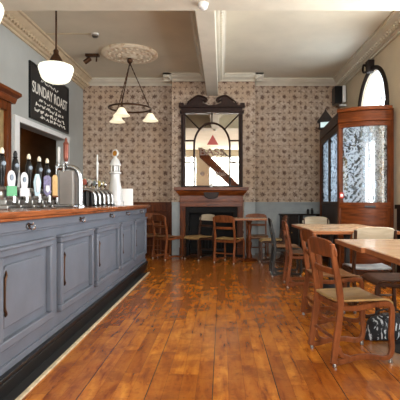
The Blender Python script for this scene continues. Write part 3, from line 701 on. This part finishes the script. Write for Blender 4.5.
for s_ in (-1, 1):
    c = B()
    poly = [(s_*.50, 0), (s_*.50, .05), (s_*.44, .06), (s_*.40, .11), (s_*.35, .16), (s_*.28, .185), (s_*.20, .18), (s_*.13, .15), (s_*.09, .11), (s_*.10, .075), (s_*.14, .07), (s_*.16, .10), (s_*.19, .10), (s_*.18, .05), (s_*.12, .03), (s_*.05, .0)]
    # triangulated by fan strips so that the scroll outline stays exact
    v0 = [c.bm.verts.new((x, -.10, zz+z)) for x, z in poly]; v1 = [c.bm.verts.new((x, -.02, zz+z)) for x, z in poly]
    c.bm.faces.new(v0); c.bm.faces.new(v1[::-1])
    for k in range(len(poly)): c.bm.faces.new((v0[k], v0[(k+1) % len(poly)], v1[(k+1) % len(poly)], v1[k]))
    c.tube(catmull([(s_*.48, -.1, zz+.06), (s_*.40, -.11, zz+.115), (s_*.28, -.115, zz+.19), (s_*.14, -.115, zz+.16), (s_*.095, -.115, zz+.10), (s_*.13, -.115, zz+.07), (s_*.16, -.115, zz+.10)]), .016, 7)
    obj('pediment_scroll', c, 'dark_mahogany', om, .003)
# glazing bars: arch, diagonals, side bars
c = B(); ax, asp = .355, .84; ar = .355
arch = [(-ax, -.04, .03), (-ax, -.04, asp)] + [(-ar*math.cos(R(t)), -.04, asp+ar*math.sin(R(t))*1.24) for t in range(8, 180, 8)] + [(ax, -.04, asp), (ax, -.04, .03)]
c.tube(arch, .020, 8)
ct = asp+ar*1.24
c.tube([(0, -.04, ct), (0, -.04, mh+.03)], .014, 6)
for s_ in (-1, 1):
    c.tube([(s_*.25, -.04, asp+.315), (s_*gw, -.04, mh+.0)], .014, 6)
    for z in (.50, .93): c.tube([(s_*ax, -.04, z), (s_*gw, -.04, z)], .017, 6)
obj('glazing_bars', c, 'dark_mahogany', om)
c = B(); c.prism([(-.10, .85), (.13, .85), (.015, 1.05)], 'y', -.034, -.0305); obj('red_triangle', c, 'triangle_red', om)['label'] = 'red triangle emblem on the glass'
text('lettering', 'BASS', .19, 'gilt', om, (0, -.033, .70), (R(90), 0, 0), .001, 1.25, .004)
c = B()
for k in range(7): c.box(-.02+k*.04, .008+k*.04, -.034, -.0305, .24, .31-.02*(k % 2))
c.box(-.02, .27, -.034, -.0305, .225, .24)
obj('small_lettering', c, 'gilt', om)
c = B(); c.lathe([(.03, 0), (.045, 0), (.045, .003), (.03, .003)], (0,0,0), 16, Matrix.Translation((-.19, -.031, .27)) @ Matrix.Rotation(R(90), 4, 'X'))
obj('small_seal', c, 'gilt', om)

orn = thing('candle_pot', 'tiny white candle pot on the middle of the mantel shelf', 'candle', (-.21, 8.62, 1.35))
c = B(); c.lathe([(.03, 0), (.036, .02), (.032, .06), (.024, .06), (.026, .02), (0, .02)], n=16); obj('pot', c, 'ceramic', orn)
c = B(); c.lathe([(.018, .02), (.018, .085), (.003, .09), (.002, .1), (0, .1)], n=12); obj('candle', c, 'cream_plastic', orn)

# ------------------------------------------------------------------ ceiling lights and fittings
def pendant(x, y, ztop, label):
    p = thing('pendant_lamp', label, 'pendant lamp', (x, y, CZ), 0, 'opal globe pendants over the bar')
    c = B(); c.lathe([(.07, 0), (.065, -.03), (.02, -.05)], n=20); obj('ceiling_cup', c, 'bronze', p)
    c = B(); c.tube([(0,0,-.03), (0,0,ztop-CZ+.12)], .011, 8); obj('rod', c, 'bronze', p)
    t = ztop-CZ
    c = B(); c.lathe([(.013, t+.17), (.03, t+.15), (.03, t+.11), (.055, t+.07), (.075, t+.03), (.085, t-.005)], n=20); obj('gallery', c, 'bronze', p)
    c = B(); c.lathe([(.085, t), (.15, t-.012), (.188, t-.03), (.197, t-.055), (.192, t-.085), (.178, t-.13), (.158, t-.18), (.135, t-.205), (.09, t-.225), (.04, t-.236), (0, t-.238)], n=36); obj('lamp_shade', c, 'shade', p)
pendant(-1.93, 5.12, 2.68, 'white opal glass pendant lamp hanging in front of the chalkboard')
pendant(-1.852, 3.30, 2.60, 'white opal glass pendant lamp cut off by the left edge of the photo')
rs = thing('ceiling_rose', 'round plaster ceiling rose in aged cream and gold', 'ceiling rose', (-1.57, 7.5, CZ))
c = B(); c.lathe([(.47, 0), (.475, -.03), (.45, -.05), (.42, -.052), (.40, -.044), (.30, -.05), (.27, -.062), (.24, -.05), (.14, -.055), (.10, -.085), (0, -.09)], n=48)
for k in range(24):
    a = k*2*math.pi/24; c.lathe([(.0, -.062), (.022, -.058), (.03, -.05), (.03, -.04)], (.35*math.cos(a), .35*math.sin(a), 0), 8)
for k in range(12):
    a = k*2*math.pi/12; c.lathe([(.0, -.07), (.03, -.065), (.04, -.045)], (.19*math.cos(a), .19*math.sin(a), 0), 8)
obj('plaster_rose', c, 'rose', rs)
ch = thing('chandelier', 'dark ring chandelier with three white bell shades under the ceiling rose', 'chandelier', (-1.57, 7.5, CZ-.09))
c = B(); c.lathe([(.03, 0), (.05, -.03), (.045, -.06), (.02, -.09), (.012, -.1)], n=16); obj('hanger', c, 'bronze', ch)
zr = 2.66-(CZ-.09)
c = B(); c.tube([(0.352*math.cos(k*2*math.pi/48), 0.352*math.sin(k*2*math.pi/48), zr) for k in range(48)], .016, 8, True); obj('ring', c, 'bronze', ch)
for k, a in enumerate((R(20), R(140), R(-100))):
    px, py = 0.352*math.cos(a), 0.352*math.sin(a)
    c = B(); n = 22
    c.tube([(px*t_/n*1.0, py*t_/n, -.08+(zr+.08)*t_/n) for t_ in range(n+1)], [.012 if t_ % 2 else .007 for t_ in range(n+1)], 6); obj('chain', c, 'bronze', ch)
    c = B(); c.lathe([(.012, zr+.03), (.02, zr), (.018, zr-.04), (.035, zr-.05), (.04, zr-.075)], (px, py, 0), 14); arm = obj('lamp_holder', c, 'bronze', ch)
    c = B(); c.lathe([(.03, zr-.06), (.042, zr-.065), (.068, zr-.105), (.09, zr-.145), (.13, zr-.185), (.136, zr-.195), (.122, zr-.185), (.08, zr-.145), (.055, zr-.105), (.03, zr-.075)], (px, py, 0), 24); obj('lamp_shade', c, 'shade_cream', arm)
sp = thing('ceiling_spotlight', 'dark adjustable ceiling spotlight beside the ceiling rose', 'spotlight', (-2.24, 7.55, CZ))
c = B(); c.box(-.10, .13, -.04, .04, -.045, 0); obj('track', c, 'bronze', sp, .005)
rm = Matrix.Translation((-.07, 0, -.11)) @ Matrix.Rotation(R(-125), 4, 'Y')
c = B(); c.lathe([(.02, -.07), (.04, -.06), (.04, .06), (.036, .062)], (0,0,0), 16, rm); hd = obj('spot_head', c, 'bronze', sp)
c = B(); c.lathe([(0, .058), (.034, .06), (0, .064)], (0,0,0), 16, rm); obj('lens', c, 'ceramic', hd)
c = B(); c.tube([(-.07, .03, -.04), (-.07, .045, -.11)], .008, 6); c.tube([(.09, 0, -.04), (.085, 0, -.13)], .014, 8); obj('bracket', c, 'bronze', sp)
def detector(loc, label):
    d = thing('smoke_detector', label, 'smoke detector', loc, 0, 'white smoke detectors')
    c = B(); c.lathe([(.055, 0), (.055, -.02), (.05, -.025)], n=20); obj('base', c, 'white_plastic', d)
    c = B(); c.lathe([(.048, -.025), (.045, -.05), (.025, -.065), (0, -.067)], n=20); obj('cap', c, 'steel' if loc[2] > 3.5 else 'white_plastic', d)
detector((-1.91, 6.62, CZ), 'round smoke detector on the tan ceiling, left of the ceiling rose')
detector((-.20, 4.68, 3.18), 'round white smoke detector under the crossing of the ceiling beams')
c = B(); c.box(LX+.24, -1.97, 6.61, 6.63, CZ-.014, CZ); tag(obj('cable_conduit', c, 'conduit'), 'thin cream cable conduit on the ceiling running to the smoke detector', 'conduit')
wsp = thing('wall_speaker', 'black and white loudspeaker bracketed high in the back right corner', 'speaker', (2.335, 8.75, 3.02))
c = B(); c.box(-.12, .03, -.12, .12, -.02, .32); obj('cabinet', c, 'black', wsp, .01)
c = B(); c.box(.03, .10, -.13, .10, -.0, .33); obj('grille', c, 'white_plastic', wsp, .015)
c = B(); c.box(.0, .134, -.02, .02, -.06, -.02); c.box(.0, .10, -.05, .05, -.06, -.035); obj('bracket', c, 'white_plastic', wsp, .004)

# ------------------------------------------------------------------ entrance lobby
lb = thing('entrance_lobby', 'curved mahogany draught lobby with etched glass in front of the entrance', 'lobby', (2.05, 7.1, 0))
lo = Vector((2.05, 7.1, 0))
PA, PB, PC = Vector((1.75, 6.50)), Vector((2.38, 6.24)), Vector((1.88, 8.25))
def arcpt(t, off_=0):
    mid = Vector((2.0, 6.22))
    p = PA*(1-t)**2+mid*2*t*(1-t)+PB*t*t
    d = (mid-PA)*(1-t)*2+(PB-mid)*2*t; n_ = Vector((d.y, -d.x)).normalized()
    return p+n_*off_, n_
def curved(z0, z1, off_, th, t0=0.0, t1=1.0, n=20):
    def fn(u, v):
        p, n_ = arcpt(t0+(t1-t0)*u, off_); return (p.x-lo.x, p.y-lo.y, z0+(z1-z0)*v), (n_.x, n_.y, 0)
    return lambda c: c.sheet(fn, n, 1, th)
c = B(); curved(0, .16, .01, .05)(c); curved(.16, .98, 0, .03)(c); curved(.98, 1.06, .01, .045)(c); curved(.2, .9, .012, .02, .12, .88)(c); curved(.52, .58, .02, .03)(c); obj('lower_panel', c, 'mahogany_h', lb, .004)
c = B(); curved(1.06, 2.15, 0, .008, .06, .94)(c); obj('etched_glass', c, 'etched', lb)
c = B(); curved(2.15, 2.22, .005, .05)(c); curved(2.22, 2.29, .03, .07)(c); curved(2.29, 2.37, .015, .05)(c); curved(2.37, 2.42, .045, .1)(c)
obj('cornice', c, 'mahogany_h', lb, .004)
def post(p, w_, z1, name='post'):
    c = B(); c.box(p[0]-w_-lo.x, p[0]+w_-lo.x, p[1]-w_-lo.y, p[1]+w_-lo.y, 0, z1); c.box(p[0]-w_-.01-lo.x, p[0]+w_+.01-lo.x, p[1]-w_-.01-lo.y, p[1]+w_+.01-lo.y, 0, .18)
    obj(name, c, 'mahogany', lb, .006)
post((1.76, 6.52), .045, 2.40); post((2.385, 6.26), .045, 2.40); post((1.88, 8.25), .04, 2.38)
def side(z0, z1, t0, t1, th, off_=0):
    d = PC-PA; n_ = Vector((-d.y, d.x)).normalized(); p = PA+d*t0+n_*off_; q = PA+d*t1+n_*off_
    ring = lambda s_: [(s_.x+n_.x*th-lo.x, s_.y+n_.y*th-lo.y, z0), (s_.x-n_.x*th-lo.x, s_.y-n_.y*th-lo.y, z0), (s_.x-n_.x*th-lo.x, s_.y-n_.y*th-lo.y, z1), (s_.x+n_.x*th-lo.x, s_.y+n_.y*th-lo.y, z1)]
    return lambda c: c.quadstrip([ring(p), ring(q)])
c = B(); side(0, 1.0, 0, 1, .018)(c); side(1.0, 1.07, 0, 1, .026)(c); side(0, .16, 0, 1, .026)(c)
for t0, t1 in ((.02, .08), (.46, .54), (.92, .98)): side(1.07, 2.12, t0, t1, .024)(c)
obj('side_panel', c, 'dark_mahogany', lb, .004)
c = B(); side(1.07, 2.12, .08, .46, .004)(c); side(1.07, 2.12, .54, .92, .004)(c); obj('side_glass', c, 'etched', lb)
c = B(); side(2.12, 2.22, 0, 1, .03)(c); side(2.22, 2.38, 0, 1, .05)(c); obj('side_cornice', c, 'dark_mahogany', lb, .004)
c = B()
poly = [(arcpt(t/10)[0].x-lo.x, arcpt(t/10)[0].y-lo.y) for t in range(11)] + [(RX-.01-lo.x, 6.3-lo.y), (RX-.01-lo.x, 8.25-lo.y), (PC.x-lo.x, PC.y-lo.y)]
v0 = [c.bm.verts.new((x, y, 2.36)) for x, y in poly]; v1 = [c.bm.verts.new((x, y, 2.38)) for x, y in poly]
c.bm.faces.new(v0); c.bm.faces.new(v1[::-1])
for k in range(len(poly)): c.bm.faces.new((v0[k], v0[(k+1) % len(poly)], v1[(k+1) % len(poly)], v1[k]))
obj('roof', c, 'dark_mahogany', lb)
c = B(); c.box(PC.x-lo.x, RX-.05-lo.x, 8.23-lo.y, 8.27-lo.y, 0, 2.36); obj('back_panel', c, 'dark_mahogany', lb)
p, n_ = arcpt(.62, .03)
c = B(); c.box(-.075, .075, -.03, 0, -.014, .014)
for v_ in c.bm.verts: v_.co = Matrix.Translation((p.x-lo.x, p.y-lo.y, 1.0)) @ Matrix.Rotation(math.atan2(n_.y, n_.x)+R(90), 4, 'Z') @ v_.co
obj('pull_handle', c, 'black', lb, .004)
fc = thing('fire_call_point', 'small red fire alarm call point on the corner post of the lobby', 'fire alarm', (1.75, 6.463, 1.12))
c = B(); c.box(-.03, .03, -.03, 0, 0, .085); obj('housing', c, 'red', fc, .006)
c = B(); c.box(-.018, .018, -.033, -.03, .025, .06); obj('window', c, 'white_plastic', fc)
ln = thing('gabled_lantern', 'dark pointed lantern with a lit pane on top of the lobby side', 'lantern', (1.88, 7.95, 2.382), R(-20)); ln.scale = (.72, .72, .72)
c = B(); c.box(-.19, .19, -.09, .09, 0, .03); c.box(-.165, -.13, -.08, .08, .03, .17); c.box(.13, .165, -.08, .08, .03, .17); c.box(-.13, .13, .06, .08, .03, .17); obj('case', c, 'dark_wood', ln, .004)
c = B(); c.prism([(-.22, .165), (.22, .165), (.03, .42), (0, .50), (-.03, .42)], 'y', -.11, .1); obj('gable', c, 'dark_wood', ln, .006)
c = B(); c.box(-.13, .13, -.06, -.05, .03, .165); obj('lit_pane', c, 'lit_pane', ln)

# ------------------------------------------------------------------ chairs
CH = {}
def make_chair(fm, sm, bm_):
    root = empty('wooden_chair', (0,0,0))
    back = [tuple(p) for p in catmull([Vector((*p, 0)) for p in [(-.226, .80), (-.207, .68), (-.180, .54), (-.167, .42), (-.176, .30), (-.198, .15), (-.214, .022)]], 5)]
    loop = [tuple(p) for p in catmull([Vector((*p, 0)) for p in [(-.175, .385), (-.06, .375), (.08, .392), (.165, .396), (.198, .372), (.204, .31), (.198, .20), (.203, .10), (.186, .048), (.14, .036), (.05, .052), (-.06, .052), (-.14, .036), (-.205, .027)]], 5)]
    inner = [tuple(p) for p in catmull([Vector((*p, 0)) for p in [(-.18, .13), (-.16, .075), (-.10, .05)]], 4)]
    for s_ in (-1, 1):
        xa, xb = s_*.19-.014, s_*.19+.014
        c = B(); n1 = len(back); c.ribbon(back, xa, xb, [.03+.012*min(1, i/12) for i in range(n1)]); c.ribbon(loop, xa+.0015, xb-.0015, .035); c.ribbon(inner, xa+.002, xb-.002, .03)
        sf = obj('side_frame', c, fm, root, .005)
        for y in (-.205, .193):
            c = B(); c.lathe([(.012, .0), (.014, .003), (.013, .012), (.011, .03)], (s_*.19, y, 0), 10); obj('foot_glide', c, 'steel', sf)
    def seat(u, v):
        x = -.2+.4*u; y = -.18+.39*v; k = (2*u-1)
        wv_ = 1-.06*(1-v)
        z = .418-.016*(1-k*k)*math.sin(math.pi*min(1, v*1.05))-(.03*max(0, (v-.86)/.14)**2)+.008*k*k
        return (x*wv_, y, z), (0, .12*math.cos(3*v), 1)
    c = B(); c.sheet(seat, 14, 14, .016); obj('seat', c, sm, root, .004)
    def bk(u, v):
        k = 2*u-1; x = .212*k
        hh = .118*(1-.0*k*k); top = .832-.022*k*k-.045*max(0, (abs(k)-.72)/.28)**2
        bot = .708+.012*max(0, (abs(k)-.8)/.2)
        z = bot+(top-bot)*v; y = -.228+(.80-z)*.19-.028*(1-k*k)+.012
        return (x, y, z), (.28*k, 1, .27)
    c = B(); c.sheet(bk, 18, 6, .014); obj('backrest', c, bm_, root, .004)
    def rl(u, v):
        k = 2*u-1; z = .59+.04*v; y = -.228+(.80-z)*.19-.022*(1-k*k)+.014
        return (.19*k, y, z), (.2*k, 1, .27)
    c = B(); c.sheet(rl, 12, 2, .016); obj('back_rail', c, fm, root, .004)
    c = B(); c.box(-.178, .178, -.16, -.135, .355, .395); obj('seat_rail', c, fm, root, .004)
    c = B(); c.box(-.178, .178, .12, .145, .36, .395); obj('seat_rail', c, fm, root, .004)
    c = B(); c.tube([(-.18, -.19, .17), (.18, -.19, .17)], .011, 8); obj('stretcher', c, fm, root)
    return root
def chair(x, y, deg, fm, sm, bm_, label):
    key = (fm, sm, bm_)
    if key not in CH: r = CH[key] = make_chair(*key)
    else: r = dup(CH[key])
    r.location = (x, y, 0); r.rotation_euler = (0, 0, R(deg)); tag(r, label, 'chair', 'wooden bar chairs')
W, D, K = 'chair_wood', 'chair_dark', 'chair_black'
chair(.90, 3.09, -79, W, 'seat_tan', W, 'brown wooden chair with tan seat in the right foreground, closest to the camera')
chair(1.0, 4.02, -84, W, 'seat_brown', W, 'brown wooden chair directly behind the foreground chair, between the two long tables')
chair(1.03, 5.66, -92, W, 'seat_brown', W, 'brown wooden chair at the far left corner of the middle table, facing right')
chair(.93, 6.45, -92, K, 'seat_brown', K, 'blackish framed chair facing right, beyond the middle table')
chair(1.47, 4.44, 0, D, 'seat_sheen', 'back_sheen', 'chair with wide backrest and seat painted with pale reflections behind the foreground table')
chair(1.47, 3.785, 90, D, 'chair_dark', D, 'dark chair tucked sideways at the far edge of the foreground table')
chair(1.50, 6.82, 180, D, 'seat_brown', 'back_sheen', 'chair with a pale reflection painted on its small backrest beyond the middle table, in front of the lobby')
chair(.13, 7.80, -28, W, 'seat_tan', W, 'brown chair seen from behind, left of the small table by the fireplace')
chair(-.42, 8.18, 135, D, 'seat_tan', 'back_sheen', 'chair with top rail painted with a pale reflection standing in front of the dark hearth')
chair(-1.02, 8.28, -45, W, 'seat_brown', W, 'brown chair left of the fireplace, past the end of the bar')
chair(-1.45, 8.80, 180, W, 'seat_brown', W, 'brown chair against the back wall, half hidden by the bar end')
chair(.67, 8.46, 180, W, 'seat_brown', W, 'chair against the chimney breast, behind the small far table')
chair(.86, 7.55, 90, D, 'seat_tan', W, 'chair on the right of the small far table, facing left')

# ------------------------------------------------------------------ tables
def table(x0, x1, y0, y1, label, px=None, turned=False, h=.775):
    cx, cy = (x0+x1)/2, (y0+y1)/2
    t = thing('pub_table', label, 'table', (cx, cy, 0), 0, 'wooden pub tables'); a, d = (x1-x0)/2, (y1-y0)/2
    c = B(); c.box(-a+.012, a-.012, -d+.012, d-.012, h-.03, h); obj('tabletop', c, 'table_top', t, .003)
    c = B()
    for q in ((-a, a, -d, -d+.012), (-a, a, d-.012, d), (-a, -a+.012, -d+.012, d-.012), (a-.012, a, -d+.012, d-.012)): c.box(*q, h-.034, h-.0015)
    obj('table_edging', c, 'table_edge', t, .003)
    if turned:
        c = B(); c.lathe([(.05, .06), (.05, .1), (.035, .13), (.028, .2), (.042, .26), (.05, .32), (.03, .36), (.042, .4), (.03, .44), (.034, .55), (.045, .62), (.03, .66), (.05, .7), (.05, .74)], n=18); obj('pedestal', c, 'mahogany', t)
    else:
        c = B(); c.lathe([(.04, .04), (.032, .1), (.03, .66), (.045, .72), (.05, .742)], n=18); obj('pedestal', c, 'iron', t)
    c = B(); c.box(-a*.6, a*.6, -.03, .03, h-.05, h-.031); c.box(-.03, .03, -d*.6, d*.6, h-.05, h-.031); obj('top_bracket', c, 'iron', t)
    c = B(); c.lathe([(.155, 0), (.16, .012), (.13, .03), (.06, .05), (.04, .07)], n=28); obj('foot', c, 'mahogany' if turned else 'iron', t)
table(.905, 1.855, 2.86, 3.53, 'long pale-topped table in the foreground right, its corner beside the foreground chair')
table(.93, 1.88, 2.17, 2.855, 'nearest table at the right edge of the photo, pushed up to the foreground table')
table(.925, 1.80, 4.45, 5.145, 'near half of the middle table, in front of the pale-backed chair')
table(.925, 1.80, 5.15, 5.86, 'far half of the middle table, nearest the lobby')
table(.20, .79, 7.65, 8.25, 'small square table with a turned leg near the fireplace', turned=True)

# ------------------------------------------------------------------ odds and ends
sc_ = thing('side_cabinet', 'low dark cabinet against the back wall right of the fireplace', 'cabinet', (1.36, 8.92, 0))
c = B(); c.box(-.17, .17, -.14, .14, .04, .79); obj('body', c, 'dark_wood', sc_, .005)
c = B(); c.box(-.19, .19, -.16, .15, .79, .82); obj('cabinet_top', c, 'dark_wood', sc_, .005)
for s_ in (-1, 1):
    c = B(); c.box(s_*.082-.075, s_*.082+.075, -.155, -.14, .08, .76); dr = obj('door', c, 'dark_wood', sc_, .004)
    c = B(); c.lathe([(.0, .168), (.012, .165), (.008, .15)], (0,0,0), 10, Matrix.Translation((s_*.03, 0, .45)) @ Matrix.Rotation(R(90), 4, 'X')); obj('knob', c, 'brass', dr)
ct_ = thing('console_table', 'narrow dark console table against the back wall beside the dark cabinet', 'table', (1.78, 8.95, 0))
c = B(); c.box(-.2, .2, -.11, .11, .79, .82); obj('tabletop', c, 'dark_wood', ct_, .004)
for sx_ in (-1, 1):
    for sy_ in (-1, 1):
        c = B(); c.box(sx_*.17-.018, sx_*.17+.018, sy_*.08-.018, sy_*.08+.018, 0, .79); obj('leg', c, 'dark_wood', ct_, .003)
for k, (x, h_, lab) in enumerate(((1.745, .1, 'small black jar on the back wall console, the left of two'), (1.83, .115, 'small black jar on the back wall console, the right of two'))):
    j = thing('condiment_jar', lab, 'jar', (x, 8.93, .82), 0, 'jars on the console')
    c = B(); c.lathe([(.026, 0), (.028, .01), (.028, h_*.7), (.018, h_*.85)], n=14); obj('jar_body', c, 'black', j)
    c = B(); c.lathe([(.018, h_*.85), (.02, h_*.87), (.02, h_), (0, h_)], n=14); obj('lid', c, 'iron', j)
bg_ = thing('holdall_bag', 'black and white patterned holdall on the floor under the foreground table', 'bag', (1.33, 3.435, 0), R(2))
c = B(); rings = []
for i in range(13):
    t = -1+2*i/12; w_ = .08*(max(0, 1-abs(t)**4))**.5+.012; hgt = .18*(max(0, 1-abs(t)**5))**.5+.015
    rings.append([(t*.215, w_*math.copysign(abs(math.cos(a))**.7, math.cos(a)), hgt*.5*(1+math.copysign(abs(math.sin(a))**.7, math.sin(a)))+.008*math.sin(5*t+a)*(math.sin(a) > .2)) for a in [2*math.pi*k/16 for k in range(16)]])
c.quadstrip(rings); obj('bag_body', c, 'bag', bg_)
for s_ in (-1, 1):
    c = B(); c.tube(catmull([(-.1, s_*.06, .15), (-.09, s_*.075, .2), (0, s_*.08, .215), (.09, s_*.075, .2), (.1, s_*.06, .15)]), .008, 6); obj('carry_strap', c, 'rubber', bg_)
# staircase behind the camera, reflected in the mirror
st = thing('staircase', 'dark wooden staircase with slender balusters seen reflected in the mirror', 'staircase', (.4, -3.6, 0))
NS = 18; rise = CZ/NS; run = .19
c = B()
for i in range(NS): c.box(1.9-i*run-run-.02, 1.9-i*run, -.45, .30, (i+1)*rise-.03, (i+1)*rise)
obj('treads', c, 'dark_mahogany', st)
c = B(); L0, L1 = (1.95, -.02), (1.95-NS*run, CZ-.02)
c.prism([(L0[0], 0), (L0[0], .34), (L1[0]+.1, CZ), (L1[0], CZ-.10), (L1[0], CZ-.45), (L0[0]-.15, 0)], 'y', .30, .34); obj('string', c, 'mahogany', st)
c = B(); c.tube([(1.95, .32, 1.0), (1.95-12.5*run, .32, 1.0+12.5*rise)], .03, 8); obj('handrail', c, 'dark_mahogany', st)
c = B(); c.box(1.93, 2.01, .28, .36, 0, 1.1); obj('newel_post', c, 'dark_mahogany', st, .006)
for i in range(13):
    x = 1.85-i*run; z = .2+i*rise+.1
    c = B(); c.tube([(x, .32, z), (x, .32, z+.78)], .014, 6); obj('baluster', c, 'mahogany', st)
